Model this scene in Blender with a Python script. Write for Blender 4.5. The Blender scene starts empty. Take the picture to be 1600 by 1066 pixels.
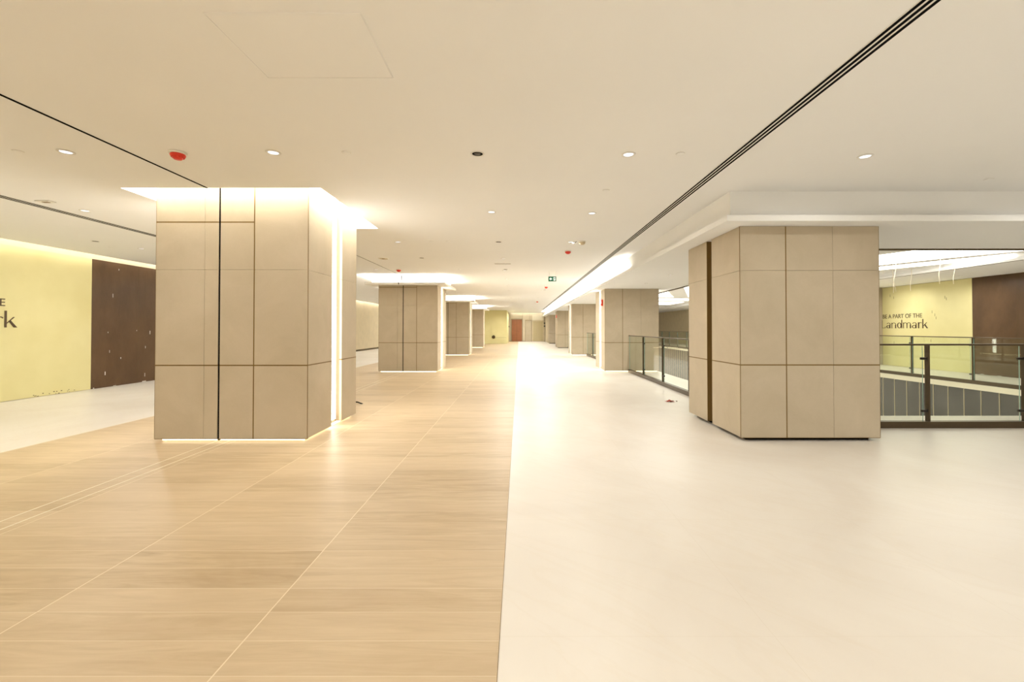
import bpy, bmesh, math, random
from mathutils import Vector, Matrix
random.seed(7)
S = bpy.context.scene
C = bpy.context.collection

# ------------------------------------------------------------------ camera, world, exposure
F = 700.0; AX = 811.0; PITCH = math.radians(0.7)
AY = 513.5 - F*math.tan(PITCH); EYE = 1.35
cam = bpy.data.cameras.new('camera'); camo = bpy.data.objects.new('camera', cam); C.objects.link(camo)
cam.sensor_width = 36; cam.lens = F/1600*36
cam.shift_x = -(AX-800)/1600; cam.shift_y = -(533-AY)/1600
cam.clip_start = .05; cam.clip_end = 300
camo.location = (0, 0, EYE); camo.rotation_euler = (math.pi/2+PITCH, 0, 0)
S.camera = camo
w = bpy.data.worlds.new('world'); S.world = w; w.use_nodes = True
w.node_tree.nodes['Background'].inputs[0].default_value = (1, .9, .74, 1)
w.node_tree.nodes['Background'].inputs[1].default_value = 0.3
S.view_settings.view_transform = 'Standard'; S.view_settings.look = 'None'
S.view_settings.gamma = 1; S.view_settings.exposure = 0.15
S.view_settings.use_curve_mapping = False

DOWN_W = 10.0       # watts of one ceiling downlight
STRIP = 62.0        # emission of the LED strips in the coves
WARM = (1, .985, .93)
LEDC = (1, .955, .86)

def ray(px, py):
    u = (px-AX)/F; v = -(py-AY)/F
    c, s = math.cos(PITCH), math.sin(PITCH)
    return u, c-v*s, s+v*c
def onY(px, py, Y):
    a, b, c = ray(px, py); return a/b*Y, EYE+c/b*Y
def onZ(px, py, Z):
    a, b, c = ray(px, py); t = (Z-EYE)/c; return a*t, b*t

# ------------------------------------------------------------------ materials
class N:
    def __init__(s, name):
        s.m = bpy.data.materials.new(name); s.m.use_nodes = True; s.t = s.m.node_tree
        s.b = s.t.nodes['Principled BSDF']
    def n(s, ty, **kw):
        x = s.t.nodes.new(ty)
        for k, v in kw.items():
            if k.startswith('i_'): x.inputs[int(k[2:])].default_value = v
            else: setattr(x, k, v)
        return x
    def l(s, a, b): s.t.links.new(a, b)
    def math(s, op, a, b=None, c=None):
        x = s.n('ShaderNodeMath', operation=op)
        for i, v in enumerate((a, b, c)):
            if v is None: continue
            if isinstance(v, (int, float)): x.inputs[i].default_value = v
            else: s.l(v, x.inputs[i])
        return x.outputs[0]
    def mix(s, f, a, b):
        x = s.n('ShaderNodeMix', data_type='RGBA')
        for i, v in ((0, f), (6, a), (7, b)):
            if isinstance(v, (int, float)): x.inputs[i].default_value = v
            elif isinstance(v, tuple): x.inputs[i].default_value = (*v, 1)
            else: s.l(v, x.inputs[i])
        return x.outputs[2]
    def ramp(s, f, stops):
        x = s.n('ShaderNodeValToRGB'); e = x.color_ramp.elements
        while len(e) < len(stops): e.new(.5)
        for q, (p, c) in zip(e, stops): q.position = p; q.color = (*c, 1)
        s.l(f, x.inputs[0]); return x.outputs[0]
    def noise(s, vec, scale, detail=4, rough=.5, dist=0):
        x = s.n('ShaderNodeTexNoise'); x.inputs['Scale'].default_value = scale
        x.inputs['Detail'].default_value = detail; x.inputs['Roughness'].default_value = rough
        x.inputs['Distortion'].default_value = dist
        s.l(vec, x.inputs['Vector']); return x.outputs[0]
    def pos(s):
        return s.n('ShaderNodeNewGeometry').outputs['Position']
    def scale(s, vec, sc):
        x = s.n('ShaderNodeVectorMath', operation='MULTIPLY'); x.inputs[1].default_value = sc
        s.l(vec, x.inputs[0]); return x.outputs[0]

def plain(name, col, rough=.5, metal=0, spec=.5, vary=0.0, vscale=3.0):
    k = N(name)
    k.b.inputs['Base Color'].default_value = (*col, 1)
    k.b.inputs['Roughness'].default_value = rough; k.b.inputs['Metallic'].default_value = metal
    k.b.inputs['Specular IOR Level'].default_value = spec
    if vary:
        f = k.noise(k.pos(), vscale, 5, .55)
        k.l(k.ramp(f, [(.3, tuple(c*(1-vary) for c in col)), (.7, tuple(min(1, c*(1+vary)) for c in col))]), k.b.inputs['Base Color'])
    return k.m
def emis(name, col, st):
    k = N(name); k.b.inputs['Base Color'].default_value = (.8, .8, .8, 1)
    k.b.inputs['Emission Color'].default_value = (*col, 1); k.b.inputs['Emission Strength'].default_value = st
    return k.m

M = {}
M['paint'] = plain('ceiling paint', (.90, .90, .885), .9, spec=.2, vary=.012, vscale=.6)
M['white'] = plain('white plaster', (.89, .87, .81), .85, spec=.2)
M['bronze'] = plain('dark bronze', (.10, .068, .028), .4, .6)
M['brass'] = plain('brass joint', (.19, .115, .03), .45, .3)
M['black'] = plain('black gap', (.004, .004, .004), .9, spec=.05)
M['core'] = plain('column core', (.30, .23, .14), .8)
M['post'] = plain('bronze post', (.085, .06, .032), .35, .5)
M['steel'] = plain('dark steel', (.05, .045, .04), .3, .8)
M['fascia'] = plain('grey fascia', (.085, .082, .075), .22, .3, vary=.25, vscale=1.2)
M['cream'] = plain('cream slab edge', (.80, .74, .60), .6)
M['red'] = plain('red plastic', (.75, .035, .012), .4)
M['plast'] = plain('white plastic', (.80, .78, .72), .5)
M['lettering'] = plain('brown lettering', (.085, .05, .022), .6)
M['letterdark'] = plain('letter olive', (.13, .10, .04), .6)
M['led'] = emis('led strip', LEDC, STRIP)
M['ledw'] = emis('led wall strip', LEDC, 9.0)
M['ledv'] = emis('led strip vertical', (1, .95, .86), 9.5)
M['ledbase'] = emis('led plinth strip', (1, .86, .58), 3.5)
M['lamp'] = emis('downlight lens', (.74, .85, 1), 1.25)
M['green'] = plain('exit green', (.0, .16, .075), .5)
M['lum'] = emis('luminous ceiling panel', (1, .95, .84), 5.5)
M['dooro'] = plain('orange veneer', (.27, .095, .035), .45, vary=.12, vscale=2)
M['lift'] = plain('lift steel', (.50, .43, .27), .35, .5)
M['panelgrey'] = plain('end wall panelling', (.62, .54, .40), .6, vary=.06)
M['cable'] = plain('white cable', (.85, .78, .62), .5)
M['shutter'] = plain('pale wall', (.62, .53, .36), .6, vary=.05)

def stone(name, a, b):
    k = N(name); p = k.pos()
    f = k.noise(p, 1.7, 6, .6, .6); g = k.noise(p, 55, 3, .6)
    c = k.ramp(f, [(.28, a), (.72, b)])
    c2 = k.mix(k.math('MULTIPLY', g, .16), c, tuple(x*.72 for x in a))
    k.l(c2, k.b.inputs['Base Color']); k.b.inputs['Roughness'].default_value = .62
    k.b.inputs['Specular IOR Level'].default_value = .35
    return k.m
M['stone'] = stone('stoneware panel', (.48, .405, .29), (.57, .485, .36))

def wood_floor():
    k = N('oak plank tile'); sx = k.n('ShaderNodeSeparateXYZ'); p = k.pos(); k.l(p, sx.inputs[0])
    X, Y = sx.outputs[0], sx.outputs[1]
    u = k.math('DIVIDE', k.math('ADD', X, .085), 1.105); v = k.math('DIVIDE', k.math('ADD', Y, .013), .1965)
    iu = k.math('FLOOR', u); iv = k.math('FLOOR', v)
    cb = k.n('ShaderNodeCombineXYZ'); k.l(iu, cb.inputs[0]); k.l(iv, cb.inputs[1])
    wn = k.n('ShaderNodeTexWhiteNoise', noise_dimensions='3D'); k.l(cb.outputs[0], wn.inputs[0])
    off = k.n('ShaderNodeCombineXYZ')
    k.l(k.math('MULTIPLY', wn.outputs[0], 37), off.inputs[0]); k.l(k.math('MULTIPLY', iv, 3.7), off.inputs[1])
    av = k.n('ShaderNodeVectorMath', operation='ADD'); k.l(p, av.inputs[0]); k.l(off.outputs[0], av.inputs[1])
    q = k.scale(av.outputs[0], (1.1, 11, 1))
    g = k.noise(q, 1.5, 6, .62, 1.1); g2 = k.noise(k.scale(av.outputs[0], (2.2, 42, 1)), 2.2, 4, .6, .4)
    g3 = k.noise(k.scale(av.outputs[0], (1.0, 5, 1)), 1.0, 3, .5, .3)
    c = k.ramp(g, [(.28, (.37, .27, .155)), (.48, (.49, .37, .225)), (.75, (.60, .475, .31))])
    c = k.mix(k.math('MULTIPLY', g2, .36), c, (.40, .29, .165))
    bl = k.noise(k.scale(av.outputs[0], (.9, 2.5, 1)), 1.3, 4, .6, .8)
    c = k.mix(k.ramp(bl, [(.42, (0, 0, 0)), (.70, (.65, .65, .65))]), c, (.38, .27, .15))
    c = k.mix(k.math('MULTIPLY', wn.outputs[0], .55), c, (.60, .47, .31))
    knot = k.math('GREATER_THAN', g3, .66)
    c = k.mix(k.math('MULTIPLY', knot, .12), c, (.30, .20, .11))
    fu = k.math('ABSOLUTE', k.math('SUBTRACT', k.math('FRACT', k.math('ADD', u, .5)), .5))
    fv = k.math('ABSOLUTE', k.math('SUBTRACT', k.math('FRACT', k.math('ADD', v, .5)), .5))
    lu = k.math('LESS_THAN', fu, .0028); lv = k.math('LESS_THAN', fv, .0075)
    line = k.math('MAXIMUM', lu, k.math('MULTIPLY', lv, .75))
    c = k.mix(k.math('MULTIPLY', line, .8), c, (.74, .64, .46))
    k.l(c, k.b.inputs['Base Color'])
    k.b.inputs['Roughness'].default_value = .42; k.b.inputs['Specular IOR Level'].default_value = .4
    return k.m
def tile_floor():
    k = N('ivory stone tile'); sx = k.n('ShaderNodeSeparateXYZ'); p = k.pos(); k.l(p, sx.inputs[0])
    X, Y = sx.outputs[0], sx.outputs[1]
    f = k.noise(k.scale(p, (1, .8, 1)), .9, 5, .55, .8)
    c = k.ramp(f, [(.3, (.655, .60, .53)), (.62, (.715, .67, .605))])
    r = k.n('ShaderNodeVectorRotate', rotation_type='Z_AXIS'); k.l(p, r.inputs[0]); r.inputs['Angle'].default_value = .75
    vein = k.noise(k.scale(r.outputs[0], (.45, 2.2, 1)), 1.0, 6, .6, 1.6)
    vv = k.math('SUBTRACT', 1, k.math('MULTIPLY', k.math('ABSOLUTE', k.math('SUBTRACT', vein, .5)), 26))
    vv = k.math('MAXIMUM', vv, 0)
    c = k.mix(k.math('MULTIPLY', vv, .07), c, (.55, .44, .28))
    u = k.math('DIVIDE', k.math('ADD', X, .08), 1.2); v = k.math('DIVIDE', k.math('ADD', Y, 1.62), 1.2)
    fu = k.math('ABSOLUTE', k.math('SUBTRACT', k.math('FRACT', k.math('ADD', u, .5)), .5))
    fv = k.math('ABSOLUTE', k.math('SUBTRACT', k.math('FRACT', k.math('ADD', v, .5)), .5))
    ln = k.math('MAXIMUM', k.math('LESS_THAN', fu, .0012), k.math('LESS_THAN', fv, .0012))
    c = k.mix(k.math('MULTIPLY', ln, .22), c, (.50, .42, .30))
    k.l(c, k.b.inputs['Base Color'])
    k.b.inputs['Roughness'].default_value = .38; k.b.inputs['Specular IOR Level'].default_value = .45
    return k.m
def yellow():
    k = N('yellow hoarding paint'); p = k.pos()
    f = k.noise(p, 1.1, 4, .5)
    c = k.ramp(f, [(.3, (.70, .635, .31)), (.7, (.77, .71, .38))])
    k.l(c, k.b.inputs['Base Color']); k.b.inputs['Roughness'].default_value = .7
    return k.m
def brown():
    k = N('brown hoarding film'); p = k.pos()
    f = k.noise(k.scale(p, (1, 1, .5)), 2.3, 6, .65)
    c = k.ramp(f, [(.3, (.072, .036, .013)), (.7, (.115, .062, .026))])
    k.l(c, k.b.inputs['Base Color']); k.b.inputs['Roughness'].default_value = .38; k.b.inputs['Specular IOR Level'].default_value = .28
    return k.m
def glass():
    k = N('clear glass'); t = k.t
    tr = k.n('ShaderNodeBsdfTransparent'); tr.inputs[0].default_value = (.95, .975, .94, 1)
    gl = k.n('ShaderNodeBsdfGlossy'); gl.inputs['Roughness'].default_value = .02
    lw = k.n('ShaderNodeLayerWeight'); lw.inputs[0].default_value = .5
    fr = k.n('ShaderNodeMath', operation='MULTIPLY_ADD'); k.l(k.math('POWER', lw.outputs[1], 5), fr.inputs[0]); fr.inputs[1].default_value = .7; fr.inputs[2].default_value = .045
    mx = k.n('ShaderNodeMixShader'); k.l(fr.outputs[0], mx.inputs[0]); k.l(tr.outputs[0], mx.inputs[1]); k.l(gl.outputs[0], mx.inputs[2])
    k.l(mx.outputs[0], t.nodes['Material Output'].inputs[0]); return k.m
M['wood'] = wood_floor(); M['tile'] = tile_floor(); M['yellow'] = yellow(); M['brown'] = brown(); M['glass'] = glass()
M['glassedge'] = plain('green glass edge', (.38, .60, .55), .2)

# ------------------------------------------------------------------ mesh helpers
class MB:
    def __init__(s): s.bm = bmesh.new()
    def box(s, x0, x1, y0, y1, z0, z1, mi=0):
        v = [s.bm.verts.new((x, y, z)) for z in (z0, z1) for y in (y0, y1) for x in (x0, x1)]
        for f in ((0, 2, 3, 1), (4, 5, 7, 6), (0, 1, 5, 4), (2, 6, 7, 3), (0, 4, 6, 2), (1, 3, 7, 5)):
            s.bm.faces.new([v[i] for i in f]).material_index = mi
        return s
    def poly(s, pts, mi=0):
        s.bm.faces.new([s.bm.verts.new(p) for p in pts]).material_index = mi; return s
    def prism(s, pts, z0, z1, mi=0):
        n = len(pts); a = [s.bm.verts.new((*p, z0)) for p in pts]; b = [s.bm.verts.new((*p, z1)) for p in pts]
        s.bm.faces.new(a[::-1]).material_index = mi; s.bm.faces.new(b).material_index = mi
        for i in range(n):
            j = (i+1) % n; s.bm.faces.new((a[i], a[j], b[j], b[i])).material_index = mi
        return s
    def lathe(s, prof, n=28, c=(0, 0, 0), mi=0, smooth=True):
        rings = []
        for r, z in prof:
            rings.append([s.bm.verts.new((c[0]+r*math.cos(2*math.pi*i/n), c[1]+r*math.sin(2*math.pi*i/n), c[2]+z)) for i in range(n)] if r > 1e-6
                         else [s.bm.verts.new((c[0], c[1], c[2]+z))])
        for a, b in zip(rings, rings[1:]):
            for i in range(n):
                j = (i+1) % n
                fs = [a[i % len(a)], a[j % len(a)], b[j % len(b)], b[i % len(b)]]
                u = []
                for q in fs:
                    if q not in u: u.append(q)
                if len(u) > 2:
                    f = s.bm.faces.new(u); f.material_index = mi; f.smooth = smooth
        return s
    def tube(s, pts, r, n=8, mi=0):
        rings = []
        for i, p in enumerate(pts):
            p = Vector(p); d = (Vector(pts[min(i+1, len(pts)-1)])-Vector(pts[max(i-1, 0)])).normalized()
            a = d.orthogonal().normalized(); b = d.cross(a)
            if rings:
                ref = (rings[-1][0].co - Vector(pts[i-1])).normalized()
                a = (ref - d*ref.dot(d)).normalized(); b = d.cross(a)
            rings.append([s.bm.verts.new(p+a*r*math.cos(2*math.pi*k/n)+b*r*math.sin(2*math.pi*k/n)) for k in range(n)])
        for A, B in zip(rings, rings[1:]):
            for k in range(n):
                j = (k+1) % n; f = s.bm.faces.new((A[k], A[j], B[j], B[k])); f.smooth = True; f.material_index = mi
        s.bm.faces.new(rings[0][::-1]); s.bm.faces.new(rings[-1])
        return s
    def build(s, name, mats, parent=None, bevel=0, fix=True):
        if fix: bmesh.ops.recalc_face_normals(s.bm, faces=s.bm.faces)
        me = bpy.data.meshes.new(name); s.bm.to_mesh(me); s.bm.free()
        for m in (mats if isinstance(mats, (list, tuple)) else [mats]): me.materials.append(m)
        o = bpy.data.objects.new(name, me); C.objects.link(o)
        if parent: o.parent = parent
        if bevel:
            b = o.modifiers.new('bevel', 'BEVEL'); b.width = bevel; b.segments = 2; b.limit_method = 'ANGLE'
        return o
def bx(name, mat, parent, *a, bevel=0): return MB().box(*a).build(name, mat, parent, bevel)
def tag(o, label=None, cat=None, group=None):
    if label: o['label'] = label
    if cat: o['category'] = cat
    if group: o['group'] = group
    return o
def thing(name, label, cat, loc=(0, 0, 0), rz=0, group=None):
    o = bpy.data.objects.new(name, None); C.objects.link(o); o.location = loc; o.rotation_euler = (0, 0, rz)
    o.empty_display_size = .1
    return tag(o, label, cat, group)
def struct(o): o['kind'] = 'structure'; return o
def dup(root, loc, label, rz=None, group=None):
    r = root.copy(); C.objects.link(r); r.location = loc; r['label'] = label
    if rz is not None: r.rotation_euler = (0, 0, rz)
    if group: r['group'] = group
    for ch in root.children:
        c = ch.copy(); C.objects.link(c); c.parent = r
        for g in ch.children:
            d = g.copy(); C.objects.link(d); d.parent = c
    return r

# ------------------------------------------------------------------ dimensions
ZC = 2.963            # main ceiling
XL = -9.53            # left wall
XR = 13.6             # far right wall
Y0, Y1 = -9.0, 47.0
ZS = 2.586            # soffit on the right
VX0, VX1, VY0, VY1 = 4.40, 11.0, 6.95, 37.0   # void
SX, SY = 2.478, 5.24  # soffit upstand
LX, LY = 2.39, 5.13   # soffit lip
CXL = (-4.325, -2.516); CXR = (2.664, 4.335)
YL = [5.33, 13.8, 22.5, 31.3, 40.3]; YR = [5.39, 13.9, 22.5, 31.2, 40.2]

# ------------------------------------------------------------------ floor
m = MB()
def fl(x0, x1, y0, y1, mi, z=0): m.poly([(x0, y0, z), (x1, y0, z), (x1, y1, z), (x0, y1, z)], mi)
fl(XL, -5.63, Y0, Y1, 1); fl(-5.63, -3.62, Y0, Y1, 0); fl(-3.62, -3.475, Y0, Y1, 0); fl(-3.475, -.085, Y0, Y1, 0)
fl(-.085, VX0, Y0, Y1, 1); fl(VX0, XR, Y0, VY0, 1); fl(VX1, XR, VY0, Y1, 1); fl(VX0, VX1, VY1, Y1, 1)
fl(VX0, VX1, VY0, VY1, 1, -4.6)
o = struct(m.build('floor', [M['wood'], M['tile']], fix=False))
# expansion joint cover strips set in the wooden floor
for i, (xa, n) in enumerate(((-3.625, 1), (-3.48, 2))):
    struct(bx('trim_%d' % n, M['cream'], None, xa-.0045, xa+.0045, Y0, Y1, 0, .0015))
struct(bx('trim_3', M['brass'], None, -.0865, -.0835, Y0, Y1, 0, .0015))
# slab edges around the void
t = .45
m = MB()
m.box(VX0-.02, VX0, VY0, VY1, -t, -.001).box(VX1, VX1+.02, VY0, VY1, -.13, -.001)
m.box(VX0-.02, VX1+.02, VY0-.02, VY0, -t, -.001).box(VX0, VX1, VY1, VY1+.02, -t, -.001)
struct(m.build('trim_4', M['cream']))
for nm, a in (('wall_lower_left', (VX0-.3, VX0-.001, VY0, VY1, -4.6, -t-.002)), ('wall_lower_front', (VX0-.3, VX1+.3, VY0-.3, VY0-.001, -4.6, -t-.002)),
              ('wall_lower_far', (VX0, VX1, VY1+.001, VY1+.3, -4.6, -t-.002)), ('wall_lower_right', (VX1, VX1+.3, VY0, VY1, -4.6, -3.01))):
    struct(bx(nm, M['white'], None, *a))
fb = thing('fascia_cladding', 'dark grey panelled fascia with pale vertical joints under the far void edge', 'fascia', (VX1, VY0, -.13))
bx('backing', M['fascia'], fb, .03, .06, 0, VY1-VY0, -2.87, -.003)
ys = 13.54-VY0; k = -16
yy = ys-.41*16
pan = None; jn = MB(); 
y = .06
while y < VY1-VY0-.41:
    jn.box(.004, .03, y-.005, y+.005, -2.86, -.004); y += .41
jn.build('joint', M['shutter'], fb)
pm = MB(); y = .06
while y < VY1-VY0-.45:
    pm.box(.014, .03, y+.012, y+.398, -2.85, -.006); y += .41
pm.build('panel', M['fascia'], fb)

# ------------------------------------------------------------------ ceiling
RX0, RX1, RY0, RY1 = -4.572, -2.275, 5.12, 7.215      # recess round the nearest left column
def plate(m, xs, ys, z, hole=None, mi=0):
    for xa, xb in zip(xs, xs[1:]):
        for ya, yb in zip(ys, ys[1:]):
            if hole and hole((xa+xb)/2, (ya+yb)/2): continue
            m.poly([(xa, ya, z), (xa, yb, z), (xb, yb, z), (xb, ya, z)], mi)
m = MB()
CX = -9.24
plate(m, [CX, RX0, RX1, SX, XR], [Y0, RY0, SY, RY1, Y1-.35], ZC,
      lambda x, y: (RX0 < x < RX1 and RY0 < y < RY1) or (x > SX and y > SY))
# wall cove at the left and at the end wall
m.poly([(CX, Y0, ZC), (CX, Y1, ZC), (CX, Y1, ZC+.22), (CX, Y0, ZC+.22)])
m.poly([(XL, Y0, ZC+.22), (XL, Y1, ZC+.22), (CX, Y1, ZC+.22), (CX, Y0, ZC+.22)])
m.poly([(CX, Y1-.35, ZC), (SX, Y1-.35, ZC), (SX, Y1-.35, ZC+.22), (CX, Y1-.35, ZC+.22)])
m.poly([(CX, Y1-.35, ZC+.22), (SX, Y1-.35, ZC+.22), (SX, Y1, ZC+.22), (CX, Y1, ZC+.22)])
# recess walls and lid
zt = 3.32
for a, b in (((RX0, RY0), (RX1, RY0)), ((RX1, RY0), (RX1, RY1)), ((RX1, RY1), (RX0, RY1)), ((RX0, RY1), (RX0, RY0))):
    m.poly([(*a, ZC), (*b, ZC), (*b, zt), (*a, zt)])
plate(m, [RX0, RX1], [RY0, RY1], zt)
# right soffit : upstand, trough, lip, underside
m.poly([(SX, SY, ZC), (SX, Y1, ZC), (SX, Y1, ZS+.02), (SX, SY, ZS+.02)])
m.poly([(SX, SY, ZC), (XR, SY, ZC), (XR, SY, ZS+.02), (SX, SY, ZS+.02)])
m.box(LX+.018, SX, LY+.018, Y1, ZS, ZS+.02); m.box(SX, XR, LY+.018, SY, ZS, ZS+.02)
m.box(LX, LX+.018, LY, Y1, ZS, ZS+.07); m.box(LX+.018, XR, LY, LY+.018, ZS, ZS+.07)
AX0, AY0 = 4.88, 6.95
plate(m, [SX, AX0], [SY, Y1], ZS); plate(m, [AX0, XR], [SY, AY0], ZS)
ceil = struct(m.build('ceiling', M['paint'], fix=False))
bm = bpy.data.objects['ceiling']
# atrium edge beam (bronze trim + reveal), atrium ceiling, far aisle ceiling
m = MB().box(AX0-.02, AX0+.03, AY0-.02, Y1-10, ZS-.02, ZS+.05).box(AX0-.02, 11.05, AY0-.03, AY0+.03, ZS-.02, ZS+.05)
struct(m.build('trim_5', M['bronze']))
ZA = 3.02
m = MB(); m.box(AX0-.05, AX0, AY0, 37, ZS, ZA).box(AX0, 11.08, AY0-.05, AY0, ZS+.02, ZA)
plate(m, [AX0, 11.08], [AY0, 37], ZA)
m.box(11.08, XR, AY0, 44, 2.87, 2.885)
struct(m.build('ceiling_atrium', M['paint']))
# rounded lip at the far aisle edge
m = MB(); m.tube([(11.10, AY0, 2.915), (11.10, 37, 2.915)], .042, 14); m.box(11.08, 11.12, AY0, 37, 2.90, ZA)
struct(m.build('trim_6', M['paint']))
struct(bx('trim_7', M['bronze'], None, 11.12, 11.135, AY0, 37, 2.862, 2.87))
# luminous strips of the atrium ceiling (oblique)
lum = thing('luminous_ceiling_panel', 'bright white diagonal light panels set into the ceiling over the open void', 'ceiling light', (8, 11, ZA))
def lumstrip(pts, th=.012):
    mm = MB(); q = [(x-8, y-11) for x, y in pts]; mm.prism(q, -th, -.001); mm.build('light_panel', M['lum'], lum)
A = [onZ(1372, 417.5, ZA), onZ(1372, 422, ZA), onZ(1575, 402, ZA), onZ(1585, 396, ZA)]
d = ((A[0][0]-A[3][0]), (A[0][1]-A[3][1]))
A[0] = (A[0][0]+d[0]*1.2, A[0][1]+d[1]*1.2); A[1] = (A[1][0]+d[0]*1.2, A[1][1]+d[1]*1.2)
lumstrip(A)
B = [onZ(1372, 399, ZA), onZ(1372, 414, ZA), onZ(1470, 403.5, ZA), onZ(1600, 391, ZA), (10.4, 7.7), (8.9, 8.5)]
lumstrip(B)
lumstrip([(5.6, 17.5), (8.2, 23.8), (5.6, 23.8)]); lumstrip([(6.3, 17.2), (10.4, 17.2), (10.4, 24.0), (9.1, 24.0)])
lumstrip([(5.6, 25.0), (10.4, 25.0), (10.4, 26.6), (5.6, 26.6)]); lumstrip([(5.6, 28.2), (10.4, 28.2), (10.4, 31), (5.6, 31)])

# LED strips hidden in the coves (parts of the ceiling)
m = MB(); zz = zt-.03
m.box(RX0+.05, RX1-.05, RY0+.05, RY0+.11, zz, zt-.005).box(RX0+.05, RX1-.05, RY1-.13, RY1-.05, zz, zt-.005)
m.box(RX0+.05, RX0+.13, RY0+.11, RY1-.13, zz, zt-.005).box(RX1-.13, RX1-.05, RY0+.11, RY1-.13, zz, zt-.005)
m.build('light_strip', M['led'], ceil)
m = MB(); m.box(LX+.028, LX+.068, 10.0, 43.5, ZS+.02, ZS+.03); m.build('light_strip', M['led'], ceil)
m = MB(); m.box(CX-.09, CX-.03, -6, 46, ZC+.18, ZC+.215); m.build('light_strip', M['ledw'], ceil)
m = MB(); m.box(-1.0, SX, Y1-.3, Y1-.24, ZC+.18, ZC+.215); m.build('light_strip', M['ledw'], ceil)

# ------------------------------------------------------------------ walls
struct(bx('wall_left', M['shutter'], None, XL-.2, XL, Y0, Y1, 0, ZC+.22))
struct(bx('wall_back', M['white'], None, XL-.2, XR+.2, Y0-.2, Y0, 0, ZC))
struct(bx('wall_right', M['shutter'], None, XR, XR+.2, Y0, Y1, 0, ZC))
struct(bx('wall_far', M['panelgrey'], None, XL, XR, Y1, Y1+.2, 0, ZC+.22))
struct(bx('wall_return', M['yellow'], None, -9.5, -1.08, 39.7+2.5, 46.9, 0, ZC-.002))
struct(bx('baseboard_left', M['bronze'], None, XL, XL+.015, 15.2, 42, 0, .10))
struct(bx('wall_pier', M['stone'], None, 12.9, XR, 16.72, 18.0, 0, 2.868))

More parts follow.
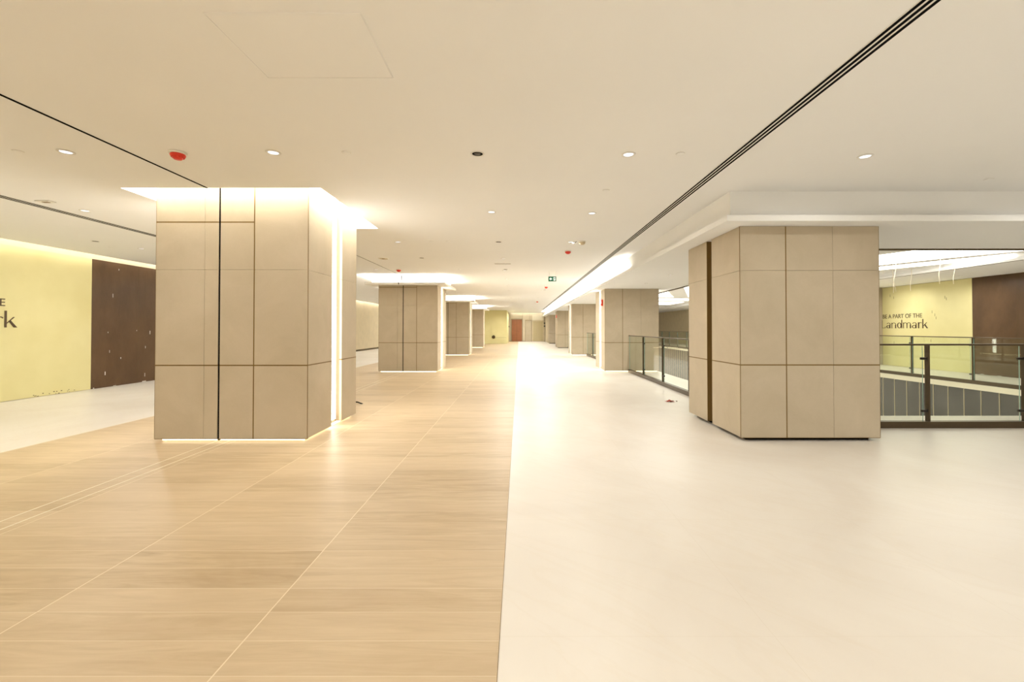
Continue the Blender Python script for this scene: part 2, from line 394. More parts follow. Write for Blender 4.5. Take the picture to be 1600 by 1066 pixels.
# ------------------------------------------------------------------ columns
def make_column(name, label, xs, y0, ztop, lit, joints, front_rows, inner, base_lit=True, group=None, exp_gap=None, depth=1.59, slot=(.70, 1.03)):
    """xs = (x0,x1); joints = [(x, kind)] on the front; inner=+1 if the aisle side is the +X side"""
    x0, x1 = xs; cx = (x0+x1)/2; hw = (x1-x0)/2
    t = thing(name, label, 'column', (cx, y0+depth/2, 0), 0, group)
    hd = depth/2; th = .035; zb = .042; sd = .062; g = .0025
    bx('core', M['core'], t, -hw+th+sd, hw-th-sd, -hd+th, hd-th, zb, ztop)
    m = MB(); m.box(-hw+.09, hw-.09, -hd+.07, hd-.07, 0.0, zb)
    m.build('plinth', M['core'] if base_lit else M['black'], t)  # plinths without a light strip are coloured black to stand for shade
    cor = MB()
    cor.box(-hw+th, -hw+th+sd, -hd+th, -hd+slot[0]-.004, zb, ztop).box(hw-th-sd, hw-th, -hd+th, -hd+slot[0]-.004, zb, ztop)
    cor.box(-hw+th, -hw+th+sd, -hd+slot[1]+.004, hd-th, zb, ztop).box(hw-th-sd, hw-th, -hd+slot[1]+.004, hd-th, zb, ztop)
    cor.build('side_frame', M['core'], t)
    if base_lit:
        m = MB(); e = .03
        m.box(-hw+.055, hw-.055, -hd+.05, -hd+.068, .012, .034).box(-hw+.055, hw-.055, hd-.068, hd-.05, .012, .034)
        m.box(-hw+.065, -hw+.088, -hd+.07, hd-.07, .012, .034).box(hw-.088, hw-.065, -hd+.07, hd-.07, .012, .034)
        m.build('plinth_light', M['ledbase'], t)
    # front panels
    edges = [(-hw, 'edge')] + [(j-cx, k) for j, k in joints] + [(hw, 'edge')]
    bm_ = MB()
    for i in range(len(edges)-1):
        (a, ka), (b, kb) = edges[i], edges[i+1]
        ga = {'edge': 0, 'faint': g/2, 'brass': .006, 'gap': .012}[ka]; gb = {'edge': 0, 'faint': g/2, 'brass': .006, 'gap': .012}[kb]
        rows = front_rows[i]
        zs = [(zb, 'edge')] + rows + [(ztop, 'edge')]
        for (za, qa), (zc, qc) in zip(zs, zs[1:]):
            ha = {'edge': 0, 'faint': g/2, 'brass': .007}[qa]; hc = {'edge': 0, 'faint': g/2, 'brass': .007}[qc]
            bx('cladding_panel', M['stone'], t, a+ga, b-gb, -hd, -hd+th, za+ha, zc-hc, bevel=.0015)
            if qc == 'brass': bm_.box(a+ga, b-gb, -hd-.0005, -hd+th, zc-.007, zc+.007)
        if kb == 'brass': bm_.box(b-.006, b+.006, -hd-.001, -hd+th, zb, ztop)
        if kb == 'gap': bx('expansion_gap', M['black'], t, b-.012, b+.012, -hd+.012, -hd+.032, zb-.02, ztop)
    for s in (-1, 1):     # corner trims
        bm_.box(min(s*hw, s*(hw+.003)), max(s*hw, s*(hw+.003)), -hd-.001, -hd+.012, zb, ztop)
    bm_.box(-hw, hw, -hd-.001, -hd+th, zb-.006, zb)
    # side panels, both sides, each with the vertical slot
    for s in (-1, 1):
        for ya, yb in ((-hd+th+.001, -hd+slot[0]), (-hd+slot[1], hd-th-.001)):
            for za, zc in ((zb, .905), (.919, 2.048), (2.051, ztop)):
                xa, xb = sorted((s*hw, s*(hw-th)))
                bx('cladding_panel', M['stone'], t, xa, xb, ya, yb, za, zc, bevel=.0015)
            xa, xb = sorted((s*(hw+.0005), s*(hw-th)))
            bm_.box(xa, xb, ya, yb, .905, .919); 
        xa, xb = sorted((s*(hw), s*(hw-th-sd)))
        if not lit: bm_.box(xa, xb, -hd+slot[1]-.003, -hd+slot[1], zb, ztop)
        # back of the slot
        xa, xb = sorted((s*(hw-th-sd+.002), s*(hw-th-sd)))
        xa, xb = sorted((s*(hw-th-sd), s*(hw-th-sd+.004)))
        bx('slot_lining', M['stone'], t, xa, xb, -hd+slot[0], -hd+slot[1]-.003, zb, ztop)
        if lit:
            xa, xb = sorted((s*(hw-th-sd+.005), s*(hw-.03)))
            o = bx('light_strip', M['ledv'], t, xa, xb, -hd+slot[0]+.008, -hd+slot[0]+.20, zb+.06, ztop-.01)
    # back face
    for za, zc in ((zb, .905), (.919, 2.048), (2.051, ztop)):
        for a, b in ((-hw, 0), (.003, hw)):
            bx('cladding_panel', M['stone'], t, a, b, hd-th, hd, za, zc, bevel=.0015)
    bm_.box(-hw, hw, hd-th, hd+.0005, .905, .919)
    bm_.build('metal_trim', M['brass'], t)
    return t

FR = [(.912, 'brass'), (2.05, 'faint'), (2.62, 'brass')]; FN = [(.912, 'brass'), (2.05, 'faint')]
jL = [(-3.745, 'faint'), (-3.571, 'gap'), (-3.155, 'brass')]
llab = ['tall beige panelled column at the left, nearest to the viewer, rising into a lit ceiling recess',
        'beige panelled column with black vertical gap, second in the left row, under a glowing ceiling collar',
        'beige panelled column third in the left row, with white lit collar above',
        'beige panelled column fourth in the left row, narrow in the distance',
        'most distant beige column of the left row, beside the yellow end wall']
for i, y in enumerate(YL):
    make_column('clad_column', llab[i], CXL, y, 3.30 if i == 0 else 2.68, True, jL, [FR, FR, FR, FN], 1, True, 'columns of the left row')
jR = [(3.215, 'brass'), (3.78, 'faint')]
rlab = ['large beige panelled column at the right with dark unlit base, beside the void railing',
        'beige panelled column second in the right row, with lit vertical strip and red alarm device',
        'beige panelled column third in the right row, with lit base',
        'beige panelled column fourth in the right row, with dark base',
        'most distant beige column of the right row, near the lift wall']
for i, y in enumerate(YR):
    litR = i in (1, 2)
    make_column('clad_column', rlab[i], CXR, y, ZS-.003, litR, jR, [FN, FN, FN], -1, litR, 'columns of the right row',
                slot=(.80, .96) if i == 0 else (.70, .95), depth=1.64)

# collars round the left columns 2..5
n = 8
for y in YL[1:]:
    xa, xb, ya, yb = -4.63, -2.22, y-.36, y+1.59+.36
    def ring(m, i0, i1, z0, z1):
        m.box(xa+i0, xb-i0, ya+i0, ya+i1, z0, z1).box(xa+i0, xb-i0, yb-i1, yb-i0, z0, z1)
        m.box(xa+i0, xa+i1, ya+i1, yb-i1, z0, z1).box(xb-i1, xb-i0, ya+i1, yb-i1, z0, z1)
    m = MB(); m.box(xa, xb, ya, yb, 2.68, 2.70)
    ring(m, 0, .02, 2.70, 2.745); m.box(xa+.16, xb-.16, ya+.16, yb-.16, 2.70, ZC-.001)
    c = struct(m.build('trim_%d' % n, M['white'])); n += 1
    m = MB(); ring(m, .05, .11, 2.70, 2.712); m.build('light_strip', M['led'], c)
    bx('expansion_gap', M['black'], c, -3.583, -3.559, ya+.155, ya+.161, 2.745, ZC)
    bx('expansion_gap', M['black'], c, -3.63, -3.606, ya-.001, ya+.02, 2.679, 2.746)

# ------------------------------------------------------------------ hoardings with lettering
def letter_mesh(parent, mat, xh, wide=1.13):
    """the word drawn in a high-contrast display face; x-height = xh; right end at x=0, baseline z=0, in the XZ plane"""
    m = MB(); TH = .008
    tn, tk = .07, .19
    def q(pts):
        P = pts
        a = [m.bm.verts.new((x, 0, z)) for x, z in P]; b = [m.bm.verts.new((x, -TH, z)) for x, z in P]
        try:
            m.bm.faces.new(a); m.bm.faces.new(b[::-1])
        except Exception: pass
        for i in range(len(P)):
            j = (i+1) % len(P); m.bm.faces.new((a[j], a[i], b[i], b[j]))
    def bar(x0, x1, z0, z1): q([(x0, z0), (x1, z0), (x1, z1), (x0, z1)])
    def arc(cx, cz, rx, rz, a0, a1, wv, wh, n=16):
        for i in range(n):
            s = [math.radians(a0+(a1-a0)*(i+k)/n) for k in (0, 1)]
            o = [(cx+rx*math.cos(t), cz+rz*math.sin(t)) for t in s]
            r = [(cx+(rx-wv)*math.cos(t), cz+(rz-wh)*math.sin(t)) for t in s]
            q([o[0], o[1], r[1], r[0]])
    def A(x):
        bar(x+.62, x+.62+tk*.8, 0, .66); arc(x+.42, .64, .36+.03, .36, 0, 150, .1, tn)
        arc(x+.36, .28, .36, .28, 0, 360, .15, tn); return .86
    def Nn(x):
        bar(x, x+tk*.55, 0, 1); arc(x+.42, .60, .42, .40, 0, 180, .09, tn); bar(x+.66, x+.66+tk, 0, .62); return .86
    def D(x):
        arc(x+.42, .5, .42, .5, 0, 360, .19, tn); bar(x+.80, x+.80+tk*.7, 0, 1.5); return .96
    def Mm(x):
        bar(x, x+tk*.5, 0, 1); arc(x+.36, .62, .34, .38, 0, 180, .06, tn); bar(x+.62, x+.62+tk*.6, 0, .64)
        arc(x+1.0, .62, .36, .38, 0, 180, .08, tn); bar(x+1.20, x+1.2+tk, 0, .64); return 1.40
    def R(x):
        bar(x, x+tk, 0, 1); arc(x+.42, .55, .34, .45, 50, 170, .07, tn*1.2); return .56
    def K(x):
        bar(x, x+tk*.8, 0, 1.55); q([(x+.15, .42), (x+.64, .98), (x+.74, .98), (x+.17, .36)])
        q([(x+.28, .60), (x+.42, .68), (x+.92, 0), (x+.68, 0)]); return .90
    def L(x):
        bar(x, x+tk, 0, 1.5); bar(x, x+.80, 0, tn); bar(x+.74, x+.80, 0, .3); return .84
    x = 0; sp = .17
    for f in (L, A, Nn, D, Mm, A, R, K): x += f(x)+sp
    W = x-sp
    for v in m.bm.verts: v.co.x = (v.co.x-W)*xh*wide; v.co.z *= xh
    o = m.build('lettering', mat, parent)
    return o
def caption(parent, mat, txt, width, size):
    cu = bpy.data.curves.new('lettering', 'FONT'); cu.body = txt; cu.size = size; cu.align_x = 'RIGHT'; cu.extrude = .003
    o = bpy.data.objects.new('lettering', cu); C.objects.link(o)
    bpy.context.view_layer.update(); w0 = o.dimensions.x
    me = bpy.data.meshes.new_from_object(o); bpy.data.objects.remove(o)
    me.transform(Matrix.Rotation(math.pi/2, 4, 'X') @ Matrix.Diagonal((width/w0, 1, 1, 1)))
    me.materials.clear(); me.materials.append(mat)
    o = bpy.data.objects.new('lettering', me); C.objects.link(o); o.parent = parent
    return o

# left wall: things face +X; local +x runs along +Y when rotated by 90 degrees
def hoard(label, loc, rz, length, h, mat, words=None, seams=(), marks=0, edge=True):
    """board occupies local x 0..length, y -.04..0 (front at y=-.04 towards the viewer side)"""
    t = thing('hoarding_board', label, 'hoarding', loc, rz)
    bx('board', mat, t, 0, length, -.04, -.001, 0.005, h, bevel=.002)
    if seams:
        m = MB()
        for s in seams: m.box(s-.003, s+.003, -.0412, -.0400, .01, h-.01)
        m.build('seam', M['bronze'], t)
    if marks:
        m = MB(); rr = random.Random(marks)
        for _ in range(marks):
            x = rr.uniform(.1, length-.1); z = rr.choice([rr.uniform(.1, .9), rr.uniform(1.2, h-.15)]); hh = rr.uniform(.02, .09); ww = rr.uniform(.006, .02)
            m.prism([(0, 0), (1, 0), (1, 1), (0, 1)], 0, 0.001) if False else m.box(x, x+ww, -.0412, -.0400, z, z+hh)
        for _ in range(14):
            x = rr.uniform(0, length-.1); m.box(x, x+rr.uniform(.02, .12), -.0412, -.0400, .006, rr.uniform(.012, .03))
        o = m.build('scuff_marks', M['plast'], t); o['label'] = 'small white scuffs and torn tape bits'; o['kind'] = 'stuff'
    return t
H = 2.90
# left yellow board: from Y=2.0 to 9.94
t = hoard('yellow painted hoarding on the left wall with brown lettering cut by the photo edge', (XL+.001, 2.0, 0), math.pi/2, 7.94, H, M['yellow'], seams=())
o = letter_mesh(t, M['lettering'], .20); o.location = (8.46-2.0, -.042, 1.37)
o = caption(t, M['lettering'], 'BE A PART OF THE', 1.68, .20); o.location = (8.27-2.0, -.044, 1.765)
m = MB(); rr = random.Random(3)
for _ in range(14):
    x = rr.uniform(6.5, 7.6); z = rr.uniform(0.008, .06); m.box(x, x+rr.uniform(.01, .04), -.0415, -.04, z, z+rr.uniform(.008, .018))
m.build('scuff_marks', M['letterdark'], t)['kind'] = 'stuff'
hoard('dark brown scuffed hoarding on the left wall beside the yellow one', (XL+.001, 9.945, 0), math.pi/2, 5.2, H, M['brown'], seams=(1.22, 2.44, 3.66), marks=42)
# right far wall: local +x runs along -Y (rot -90)
t = hoard('yellow hoarding with brown lettering beyond the void at the right', (XR-.001, 16.71, 0), -math.pi/2, 3.31, 2.86, M['yellow'])
o = letter_mesh(t, M['lettering'], .20); o.location = (16.71-14.85, -.042, 1.36)
o = caption(t, M['lettering'], 'BE A PART OF THE', 1.62, .21); o.location = (16.71-15.06, -.044, 1.72)
m = MB()
for x, z in ((.35, 2.5), (.5, 2.42), (2.5, 2.25), (2.45, 2.3), (2.1, 1.75), (2.14, 1.65), (2.0, 1.85), (1.95, .9), (.5, .8)):
    m.box(x, x+.012, -.0415, -.04, z, z+.09)
m.build('scuff_marks', M['letterdark'], t)['kind'] = 'stuff'
hoard('dark brown hoarding beyond the void, right of the lettered yellow board', (XR-.001, 13.395, 0), -math.pi/2, 6.3, 2.86, M['brown'], seams=(1.22, 2.44, 3.66, 4.88), marks=9)
# far left yellow board, across the hall
t = hoard('pale yellow hoarding across the hall at the far end, left of the orange door', (-2.45, 39.7+.002, 0), 0, 1.37, ZC-.01, M['yellow'])
m = MB(); m.box(.1, 1.3, -.041, -.04, .55, .56); m.build('seam', M['letterdark'], t)
m = MB(); m.lathe([(0, 0), (.13, 0), (.15, .03), (.15, .06), (0, .06)], 20); o = m.build('reel', M['bronze'], t); o.rotation_euler = (math.pi/2, 0, 0); o.location = (.2, -.041, .6)
struct(bx('wall_end_left', M['yellow'], None, XL, -1.08, 39.705, 42.2, 0, ZC-.002))

# ------------------------------------------------------------------ end wall: door, lift, panelling
def pxX(px, Y): return (px-AX)/F*Y
YE = 46.98
d = thing('door_1', 'orange-brown veneer door in the end wall', 'door', (pxX(807.5, YE), YE, 0)); del d['category']; del d['label']; d['kind'] = 'structure'
bx('door_leaf', M['dooro'], d, -.53, .53, -.05, -.01, .01, 2.28, bevel=.004)
m = MB().box(-.60, -.54, -.07, 0, 0, 2.36).box(.54, .60, -.07, 0, 0, 2.36).box(-.54, .54, -.07, 0, 2.29, 2.36); m.build('door_frame', M['core'], d)
m = MB().box(-.01, .01, -.052, -.05, .02, 2.27); m.build('leaf_joint', M['bronze'], d)
m = MB().tube([(.10, -.06, 1.0), (.10, -.10, 1.0), (.22, -.10, 1.0)], .012); m.build('door_handle', M['steel'], d)
d = thing('lift_entrance', 'pale metal lift doors with frame in the end wall, right of the orange door', 'lift', (pxX(840.5, YE), YE, 0))
bx('lift_door', M['lift'], d, -.5, -.004, -.03, -.01, .01, 2.1); bx('lift_door', M['lift'], d, .004, .5, -.03, -.01, .01, 2.1)
m = MB().box(-.60, -.51, -.06, 0, 0, 2.2).box(.51, .60, -.06, 0, 0, 2.2).box(-.51, .51, -.06, 0, 2.11, 2.2); m.build('lift_frame', M['shutter'], d)
bx('door_header', M['cream'], d, -.6, .6, -.04, -.005, 2.21, 2.75)
d = thing('recessed_doorway', 'narrow pale doorway in the end wall between the door and lift', 'doorway', (pxX(825.5, YE), YE, 0))
bx('doorway_leaf', M['stone'], d, -.3, .3, -.03, -.005, .01, 2.2); m = MB().box(-.34, -.305, -.05, 0, 0, 2.25).box(.305, .34, -.05, 0, 0, 2.25).box(-.305, .305, -.05, 0, 2.205, 2.25); m.build('doorway_frame', M['core'], d)
for px, z, lab in ((851, 1.9, 'small dark call plate right of the lift, uppermost'), (851, 1.6, 'small dark call plate right of the lift, below the upper plate'), (794.5, 1.55, 'dark wall plate left of the orange door')):
    t = thing('wall_plate', lab, 'wall plate', (pxX(px, YE), YE, z))
    bx('plate', M['steel'], t, -.09, .09, -.03, -.005, -.08, .08, bevel=.005)
    bx('button', M['plast'], t, -.02, .02, -.036, -.031, -.02, .02)
m = MB()
for x in (-1.0, -.9, .35, 1.1, 2.7, 3.3): m.box(x, x+.012, YE-.003, YE+.02, 0, ZC)
m.box(-1.05, 4.3, YE-.003, YE+.02, .0, .05)
struct(m.build('trim_20', M['core']))
bxx = struct(bx('wall_lift', M['stone'], None, 2.75, 4.8, 43.5, 46.9, 0, ZS-.004))

# ------------------------------------------------------------------ balustrades
def balustrade(label, loc, rz, length, posts, group='glass balustrades around the void', zr=1.13, flip=False):
    """local x runs along the rail; posts = local x positions"""
    t = thing('glass_balustrade', label, 'balustrade', loc, rz, group)
    bx('base_channel', M['post'], t, 0, length, -.045, .045, .001, .09, bevel=.003)
    m = MB().box(0, length, -.022, .022, zr-.012, zr+.012); m.build('handrail', M['post'], t, .004)
    ps = sorted(posts)
    for p in ps:
        bx('post', M['post'], t, p-.012, p+.012, -.03, .03, .002, zr-.012, bevel=.002)
    edges = [0]+ps+[length]
    for a, b in zip(edges, edges[1:]):
        if b-a < .25: continue
        ga, gb = (.065, .016) if flip else (.016, .065)
        a2 = a+(ga if a > 0 else .01); b2 = b-(gb if b < length else .01)
        mm = MB().box(a2, b2, -.006, .006, .05, zr-.02)
        mm.bm.faces.ensure_lookup_table()
        for f in mm.bm.faces:
            f.normal_update()
            if abs(f.normal.y) < .5: f.material_index = 1
        mm.build('glass_pane', [M['glass'], M['glassedge']], t)
        for q, s in (((a2, -1),) if flip else ((b2, 1),)):
            if (a <= 0 if flip else b >= length): continue
            for z in (.23, .94):
                xa, xb = sorted((q+s*.052, q-s*.022))
                bx('clamp', M['steel'], t, xa, xb, -.018, .018, z-.017, z+.017, bevel=.004)
    return t
balustrade('glass balustrade in front, right of the large right column', (CXR[1]+.01, 6.12, 0), 0, 6.7, [5.56-4.345+.01, 6.89-4.345, 8.2-4.345, 9.5-4.345])
balustrade('glass balustrade between the first and second right columns', (3.42, 7.045, 0), math.pi/2, 13.9-7.06, [8.98-7.04, 10.64-7.04, 12.3-7.04])
balustrade('glass balustrade between the second and third right columns', (3.42, 15.56, 0), math.pi/2, 22.5-15.58, [17.4-15.56, 19.1-15.56, 20.75-15.56])
balustrade('distant glass balustrade between the third and fourth right columns', (3.42, 24.16, 0), math.pi/2, 31.2-24.18, [1.7, 3.4, 5.1])
balustrade('long glass balustrade on the far side of the void, before the yellow board', (11.09, 6.18, 0), math.pi/2, 30.6, [12.65-6.18-1.7*3, 12.65-6.18-3.4, 10.95-6.18, 12.65-6.18]+[12.65-6.18+1.7*k for k in range(1, 14)], flip=True)

# ------------------------------------------------------------------ ceiling devices
def lampdata(name, power, size=.10, spread=math.radians(165)):
    l = bpy.data.lights.new(name, 'AREA'); l.shape = 'DISK'; l.size = size; l.energy = power; l.color = WARM; l.spread = spread
    return l
LD = lampdata('downlight lamp', DOWN_W); LSO = lampdata('soffit downlight lamp', DOWN_W*1.8)
def make_downlight(label, loc, ld, r=.055):
    t = thing('downlight', label, 'downlight', loc)
    m = MB().lathe([(r*.82, .02), (r*.82, -.004), (r*.92, -.008), (r*1.15, -.006), (r*1.2, -.001)], 28); m.build('trim_ring', M['plast'], t)
    m = MB().lathe([(0, -.003), (r*.80, -.003), (r*.80, -.001)], 24); m.build('lens', M['lamp'], t)
    o = bpy.data.objects.new('lamp', ld); C.objects.link(o); o.parent = t; o.location = (0, 0, -.012)
    return t
def spot(px, py, Z=ZC): x, y = onZ(px, py, Z); return (x, y, Z-.001)
dl0 = None
lit = [(103, 237, 'lit white downlight left of the thin black ceiling line, upper left'),
       (427, 238, 'lit downlight right of the nearest red smoke detector'),
       (982, 241, 'largest lit downlight, left of the long right-hand air slot'),
       (1352, 244, 'lit downlight right of the long air slot, above the large right column'),
       (768, 331, 'lit bluish downlight in mid ceiling behind the nearest black hole fitting'),
       (925, 333, 'lit downlight behind the largest one, left of the air slot'),
       (133, 329, 'lit downlight above the left slot diffuser near the yellow hoarding'),
       (622, 378, 'lit downlight just behind the nearest left column'),
       (787, 404, 'small lit downlight in front of the thin ceiling slot'),
       (892, 378, 'faint downlight beside the small camera on the ceiling'),
       (588, 421, 'small lit downlight above the second left column collar')]
dl0 = make_downlight(lit[0][2], spot(lit[0][0], lit[0][1]), LD)
dl0['group'] = 'lit ceiling downlights'
LM = lampdata('mid downlight lamp', DOWN_W*1.35); LB = lampdata('rear fill lamp', DOWN_W*2.7); LN = lampdata('near downlight lamp', DOWN_W*.42)
def lampset(r_, ld):
    for c_ in r_.children:
        if c_.type == 'LIGHT': c_.data = ld
for a in lit[1:]:
    r_ = dup(dl0, spot(a[0], a[1]), a[2])
    if a[1] > 330: lampset(r_, LM)
# same fittings further down the hall; off-row extras near the end added for light
far = [(-.4, 12.4)]+[(x, y) for y in (14.5, 16.8, 19, 23.5, 28, 32.5, 37, 41.5, 45) for x in (-.4, 1.0)]+[(-1.9, 37.3), (-4.5, 34.0), (-4.5, 28.0)]+[(-7.6, y) for y in (3.5, 9, 13, 18, 24, 30, 36)]
LF = lampdata('distant downlight lamp', DOWN_W*3.7)
for i, (x, y) in enumerate(far):
    r_ = dup(dl0, (x, y, ZC-.001), 'small distant lit downlight in the far hall ceiling, some added for brightness' if x > -5 else 'small lit downlight in the ceiling over the left aisle by the wall', group='distant downlights' if x > -5 else 'left aisle downlights')
    for c_ in r_.children:
        if c_.type == 'LIGHT': c_.data = LF
for y in (4.15, 2.05, 0, -2.2, -4.4, -6.6):  # rows out of view, mostly added to brighten floor, soffit and column fronts
    for x in (-7.4, -4.1, -2.2, -.4, 1.0, 3.24, 6.0, 8.6):
        if y == 2.05 and x not in (-7.4, -.4, 1.0, 6.0, -4.1, 8.6): continue
        if y == 4.15 and x not in (6.0, 8.6): continue
        r_ = dup(dl0, (x, y, ZC-.001), 'unseen downlight above mostly added as fill', group='downlights above the viewer')
        lampset(r_, (LM if x > 5 else LN) if y > -1 else LB)
s0 = make_downlight('bright lit downlight in the right soffit before the second right column', spot(1009.8, 442.8, ZS), LSO, .045); s0['group'] = 'soffit downlights'
dup(s0, spot(1047.6, 429, ZS), 'bright lit downlight in the right soffit, nearer and right of the other')
dup(s0, spot(931.7, 469.8, ZS), 'small lit soffit downlight before the third right column')
for y in (25.5, 34.5): dup(s0, (3.6, y, ZS-.001), 'tiny distant soffit downlight over the right railing', group='far soffit downlights')
dup(s0, spot(1390, 444, 2.87), 'lit downlight in the far aisle ceiling above the lettering board, left one')
dup(s0, spot(1500, 431, 2.87), 'lit downlight in the far aisle ceiling above the yellow board, right one')
for y in (9.0, 20, 26): dup(s0, (12.4, y, 2.869), 'downlight in the far aisle ceiling beside the void', group='far aisle downlights')

def make_hole(label, loc, r=.05):
    t = thing('dark_downlight', label, 'downlight', loc)
    m = MB().lathe([(r, -.001), (r*1.0, -.004), (r*1.22, -.005), (r*1.3, -.0005)], 28); m.build('trim_ring', M['plast'], t)
    m = MB().lathe([(0, -.002), (r, -.002), (r, -.0005)], 24); m.build('opening', M['black'], t)
    m = MB().lathe([(0, -.004), (r*.5, -.004), (r*.6, -.002)], 20); m.build('lamp_insert', M['steel'], t)
    return t
holes = [(746, 240, 'largest round black unlit fitting in the middle of the ceiling'),
         (779, 378, 'round black unlit fitting behind the bluish mid-ceiling downlight'),
         (659, 403, 'small black unlit fitting above the second left column, right of the oval speaker'),
         (790, 421, 'small black unlit fitting behind the thin ceiling slot'),
         (149, 377, 'small black unlit fitting above the left brown hoarding'),
         (851.5, 453, 'tiny black unlit fitting behind the exit sign')]
h0 = make_hole(holes[0][2], spot(746, 240)); h0['group'] = 'unlit black ceiling fittings'
for a in holes[1:]: dup(h0, spot(a[0], a[1]), a[2])

def make_detector(label, loc):
    t = thing('smoke_detector', label, 'smoke detector', loc)
    MB().lathe([(.072, 0), (.072, -.012), (.06, -.018), (0, -.018)], 28).build('base_plate', M['plast'], t)
    MB().lathe([(.058, -.018), (.062, -.028), (.056, -.042), (.040, -.047), (.038, -.058), (.030, -.066), (0, -.066)], 28).build('detector_head', M['red'], t)
    m = MB()
    for k in range(12):
        a = k*math.pi/6; x, y = .048*math.cos(a), .048*math.sin(a); m.box(x-.003, x+.003, y-.003, y+.003, -.052, -.040)
    m.build('vent_ribs', M['red'], t)
    return t
det = [(278, 238, 'red smoke detector, nearest and largest, above the left column'), (887.5, 392, 'red smoke detector in front of the exit sign'),
       (623, 421, 'red smoke detector above the second left column'), (853.5, 448, 'small red smoke detector just behind the exit sign'),
       (839.5, 471, 'tiny distant red smoke detector left of the far end of the air slot')]
d0 = make_detector(det[0][2], spot(278, 238)); d0['group'] = 'red smoke detectors'
for a in det[1:]: dup(d0, spot(a[0], a[1]), a[2])

def make_cap(label, loc):
    t = thing('sprinkler_cap', label, 'sprinkler', loc)
    MB().lathe([(.036, 0), (.036, -.003), (.032, -.005), (0, -.005)], 24).build('cover_plate', M['paint'], t)
    MB().lathe([(.037, -.0005), (.040, -.0025), (.043, -.0005)], 24).build('rim', M['plast'], t)
    return t
caps = [(541, 238, 'pale flush sprinkler cap left of the largest black fitting'), (1063, 240, 'pale flush sprinkler cap between largest lit downlight and air slot'),
        (947, 297, 'pale flush sprinkler cap left of the air slot, behind the largest lit downlight'), (1545, 280, 'pale flush sprinkler cap at the far right of the ceiling'),
        (28, 236, 'pale flush sprinkler cap at the far left of the ceiling'), (674, 377, 'faint flush sprinkler cap left of the second black fitting'),
        (700, 377, 'faint flush sprinkler cap just left of the second black fitting'), (684, 421, 'faint flush sprinkler cap above the glowing second collar'),
        (718, 421, 'faint flush sprinkler cap right of the glowing second collar'), (872, 419, 'pale flush sprinkler cap above the exit sign'),
        (795.5, 445, 'tiny distant flush sprinkler cap behind the thin slot'), (173, 387, 'pale flush sprinkler cap beside the left aisle black fitting')]
c0 = make_cap(caps[0][2], spot(541, 238)); c0['group'] = 'flush sprinkler caps'
for a in caps[1:]: dup(c0, spot(a[0], a[1]), a[2])

# oval speaker, sensor, small camera, thin slot
def speaker(label, px, py, name='ceiling_speaker'):
    t = thing(name, label, 'speaker', spot(px, py))
    MB().lathe([(.12, 0), (.12, -.006), (.10, -.010), (.098, -.006)], 32).build('rim', M['plast'], t)
    m = MB().lathe([(0, -.007), (.097, -.006)], 32); m.build('grille', M['shutter'], t)
    MB().lathe([(0, -.014), (.03, -.012), (.035, -.007)], 20).build('centre_cap', M['core'], t)
speaker('round pale ceiling speaker above the second left column', 599, 404)
t = thing('access_sensor', 'small pale square sensor by the left slot diffuser', 'sensor', spot(71, 314.5))
bx('plate', M['plast'], t, -.09, .09, -.05, .05, -.012, 0, bevel=.003); bx('sensor_window', M['core'], t, -.03, .05, -.02, .02, -.016, -.012)
t = thing('security_camera', 'small dome camera with pale ring, above the red detector before the exit sign', 'camera', spot(909.5, 377))
MB().lathe([(.07, 0), (.07, -.012), (.068, -.020), (.064, -.016)], 28).build('housing', M['plast'], t)
MB().lathe([(.062, -.016), (.055, -.045), (.035, -.062), (0, -.07)], 28).build('dome', M['shutter'], t)
MB().tube([(-.10, .02, -.004), (-.15, .06, -.03), (-.17, .12, -.01), (-.19, .16, -.004)], .006).build('cable', M['steel'], t)
t = thing('short_air_slot', 'short thin grey air slot in the middle of the ceiling', 'air slot', spot(785.5, 412))
bx('frame', M['paint'], t, -.22, .22, -.045, .045, -.006, 0); bx('slot', M['core'], t, -.20, .20, -.03, .03, -.008, -.006)

# access hatch
a = onZ(562, 20, ZC); b = onZ(615, 121, ZC); xr = (a[0]+b[0])/2
t = thing('access_hatch', 'flush square access hatch in the ceiling, faint seams, left of centre', 'hatch', (xr-.4, (a[1]+b[1])/2, ZC))
hl = abs(b[1]-a[1])/2
bx('hatch_panel', M['paint'], t, -.397, .397, -hl+.003, hl-.003, -.0035, -.0005)
m = MB().box(-.403, -.399, -hl-.003, hl+.003, -.0045, 0).box(.399, .403, -hl-.003, hl+.003, -.0045, 0).box(-.399, .399, -hl-.003, -hl+.001, -.0045, 0).box(-.399, .399, hl-.001, hl+.003, -.0045, 0)
m.build('hatch_seam', M['paint'], t)

# long linear diffusers
def diffuser(label, x0, x1, y0, y1, lines):
    t = thing('linear_diffuser', label, 'air diffuser', ((x0+x1)/2, y0, ZC))
    hw = (x1-x0)/2; L = y1-y0
    bx('frame', M['plast'], t, -hw-.006, hw+.006, 0, L, -.003, -.0002)
    n = lines; wgap = (x1-x0)/(2*n-1)
    for k in range(n):
        xa = -hw+2*k*wgap
        bx('slot', M['black'], t, xa, xa+wgap*1.15, .005, L-.005, -.0042, -.003)
    return t
diffuser('long black three-slot air diffuser running down the right of the ceiling', 1.975, 2.065, 1.0, 38, 3)
dd = diffuser('thin double-slot air diffuser along the ceiling over the left aisle', -6.375, -6.255, 1.0, 14, 3)
struct(bx('trim_21', M['black'], None, -3.586, -3.562, Y0, RY0, ZC-.003, ZC-.0003))
struct(bx('trim_22', M['bronze'], None, -3.584, -3.564, RY1, 13.5, ZC-.003, ZC-.0003))
struct(bx('trim_23', M['paint'], None, -3.60, -3.585, RY1, 13.5, ZC-.004, ZC-.0003))

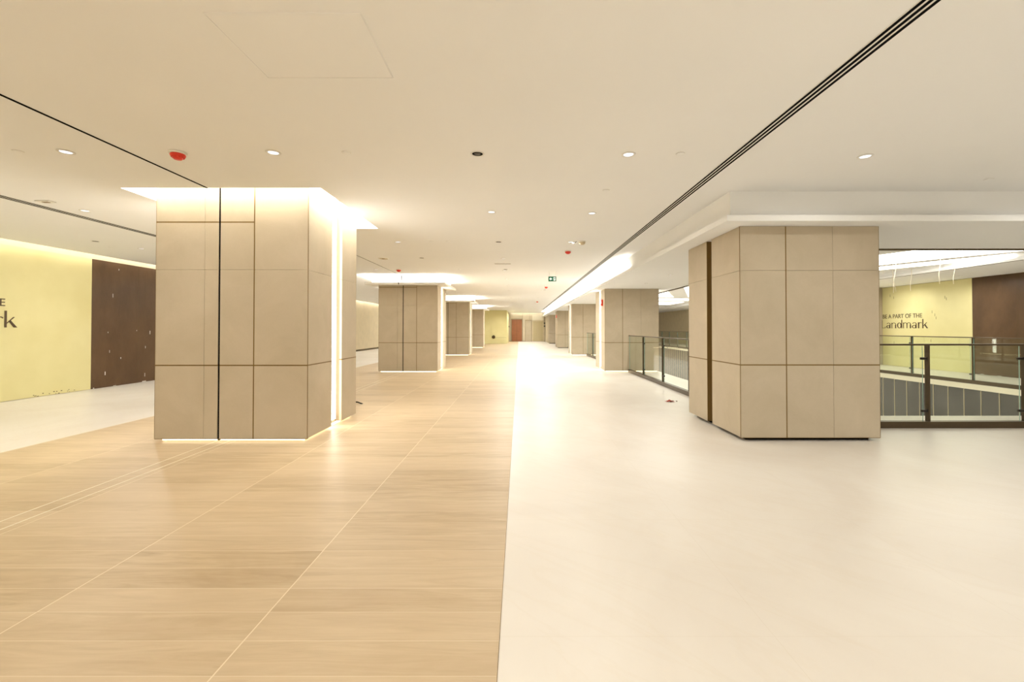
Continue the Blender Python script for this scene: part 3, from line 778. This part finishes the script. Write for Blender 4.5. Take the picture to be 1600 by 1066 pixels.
# ------------------------------------------------------------------ exit sign
x, z = onY(863, 436, 12.6)
t = thing('exit_sign', 'small green exit sign with white arrow and running figure under the ceiling', 'exit sign', (x, 12.6, 2.755-.09))
W2, HH = .110, .088*2
zc = z-(2.755-.09)
bx('sign_panel', M['green'], t, -W2, W2, -.012, .012, zc-.068, zc+.068, bevel=.003)
m = MB()
for xx in (-.08, .08): m.tube([(xx, 0, zc+.066), (xx, 0, ZC-(2.755-.09)+.0)], .004)
m.build('suspension_rod', M['plast'], t)
def flat(pts, y=-.0135, th=.001):
    mm = MB(); a = [mm.bm.verts.new((px_, y, pz)) for px_, pz in pts]; b_ = [mm.bm.verts.new((px_, y+th, pz)) for px_, pz in pts]
    mm.bm.faces.new(a); mm.bm.faces.new(b_[::-1])
    for i in range(len(pts)):
        j = (i+1) % len(pts); mm.bm.faces.new((a[j], a[i], b_[i], b_[j]))
    return mm
wpl = emis('sign white', (.9, 1, .95), .8)
flat([(-.085+0, zc), (-.05, zc+.042), (-.05, zc+.018), (-.012, zc+.018), (-.012, zc-.018), (-.05, zc-.018), (-.05, zc-.042)]).build('arrow', wpl, t)
flat([(.032, zc-.046), (.088, zc-.046), (.088, zc+.046), (.032, zc+.046)]).build('doorway_symbol', wpl, t)
mm = flat([(.052, zc-.01), (.070, zc-.01), (.074, zc+.022), (.056, zc+.022)], -.0150)
for pts in ([(.052, zc-.008), (.062, zc-.008), (.048, zc-.028), (.030, zc-.034), (.030, zc-.026), (.042, zc-.022)], [(.062, zc-.008), (.070, zc-.008), (.078, zc-.026), (.074, zc-.046), (.066, zc-.046), (.069, zc-.028)],
            [(.056, zc+.020), (.058, zc+.013), (.040, zc+.004), (.036, zc+.010)], [(.070, zc+.020), (.072, zc+.012), (.086, zc+.002), (.089, zc+.008)]):
    k = flat(pts, -.0150); me = bpy.data.meshes.new('x'); k.bm.to_mesh(me); k.bm.free(); mm.bm.from_mesh(me)
for i in range(1): mm.bm.faces.ensure_lookup_table()
q = [(.067+.010*math.cos(2*math.pi*i/14), zc+.034+.010*math.sin(2*math.pi*i/14)) for i in range(14)]
k = flat(q, -.0150); me = bpy.data.meshes.new('x'); k.bm.to_mesh(me); k.bm.free(); mm.bm.from_mesh(me)
mm.build('running_figure', M['green'], t)

# ------------------------------------------------------------------ red sounders on right columns
def sounder(label, y, z):
    t = thing('alarm_sounder', label, 'alarm', (CXR[0]-.001, y, z))
    bx('housing', M['red'], t, -.05, 0, -.055, .055, -.10, .10, bevel=.01)
    bx('label_plate', M['plast'], t, -.053, -.05, -.03, .03, -.02, .02)
    MB().lathe([(0, -.02), (.02, -.02), (.024, 0), (.024, .02), (0, .02)], 16, (-.05, 0, -.055)).build('beacon', M['red'], t)
sounder('red alarm sounder high on the aisle side of the second right column', 14.25, 2.17)
sounder('distant red alarm sounder on the fourth right column', 31.6, 2.2)

# ------------------------------------------------------------------ hanging cables over the void
cabs = [((1391, 397), (1400, 456), 10.0, 'white hanging cable over the void, leftmost, crossing its neighbour'), ((1400, 400), (1396, 458), 10.6, 'white hanging cable over the void, second from the left'),
        ((1424.5, 430), (1423, 455), 12.5, 'short faint white cable hanging over the void'), ((1469, 392), (1468, 444), 9.8, 'long white hanging cable over the middle of the yellow board'),
        ((1492, 417), (1490, 444), 11.4, 'short white hanging cable right of the long one')]
for a, b, Y, lab in cabs:
    x1, z1 = onY(a[0], a[1], Y); x2, z2 = onY(b[0], b[1], Y)
    z1 = ZA
    t = thing('hanging_cable', lab, 'cable', (x1, Y, ZA))
    pts = [(0, 0, 0), ((x2-x1)*.3+.01, 0, (z2-z1)*.33), ((x2-x1)*.7-.012, .01, (z2-z1)*.7), (x2-x1, 0, z2-z1)]
    MB().tube(pts, .0055).build('wire', M['cable'], t)
    MB().lathe([(.02, 0), (.02, -.015), (0, -.015)], 14).build('ceiling_grommet', M['plast'], t)

# ------------------------------------------------------------------ litter
x, y = onZ(1047, 628, 0)
t = thing('crumpled_wrapper', 'crumpled red wrapper lying on the pale floor before the right railing', 'litter', (x, y, 0))
m = MB(); rr = random.Random(11); vs = []
nx, ny = 9, 6
for i in range(nx):
    row = []
    for j in range(ny):
        row.append(m.bm.verts.new((-.075+.15*i/(nx-1)+rr.uniform(-.01, .01), -.05+.1*j/(ny-1)+rr.uniform(-.01, .01), .004+rr.random()*.035*math.sin(math.pi*i/(nx-1)))))
    vs.append(row)
for i in range(nx-1):
    for j in range(ny-1):
        if rr.random() > .16: m.bm.faces.new((vs[i][j], vs[i+1][j], vs[i+1][j+1], vs[i][j+1]))
m.build('wrapper_sheet', plain('wrapper red', (.42, .07, .04), .5, vary=.3, vscale=30), t)
m = MB(); 
for k in range(6):
    px_, py_ = rr.uniform(-.06, .14), rr.uniform(-.06, .04); m.box(px_, px_+.014, py_, py_+.014, .001, .016)
m.build('torn_scrap', plain('scrap dark', (.20, .06, .03), .6), t)
x, y = onZ(564, 631, 0)
t = thing('black_cable_end', 'short black cable end on the floor behind the nearest left column', 'cable', (x, y, 0))
MB().tube([(-.10, .0, .03), (-.05, -.01, .03), (0, -.03, .014), (.03, -.05, .012)], .011).build('cable_sheath', M['black'], t)
MB().tube([(.03, -.05, .012), (.05, -.055, .012)], .007).build('bare_tip', M['steel'], t)

bpy.context.view_layer.update()
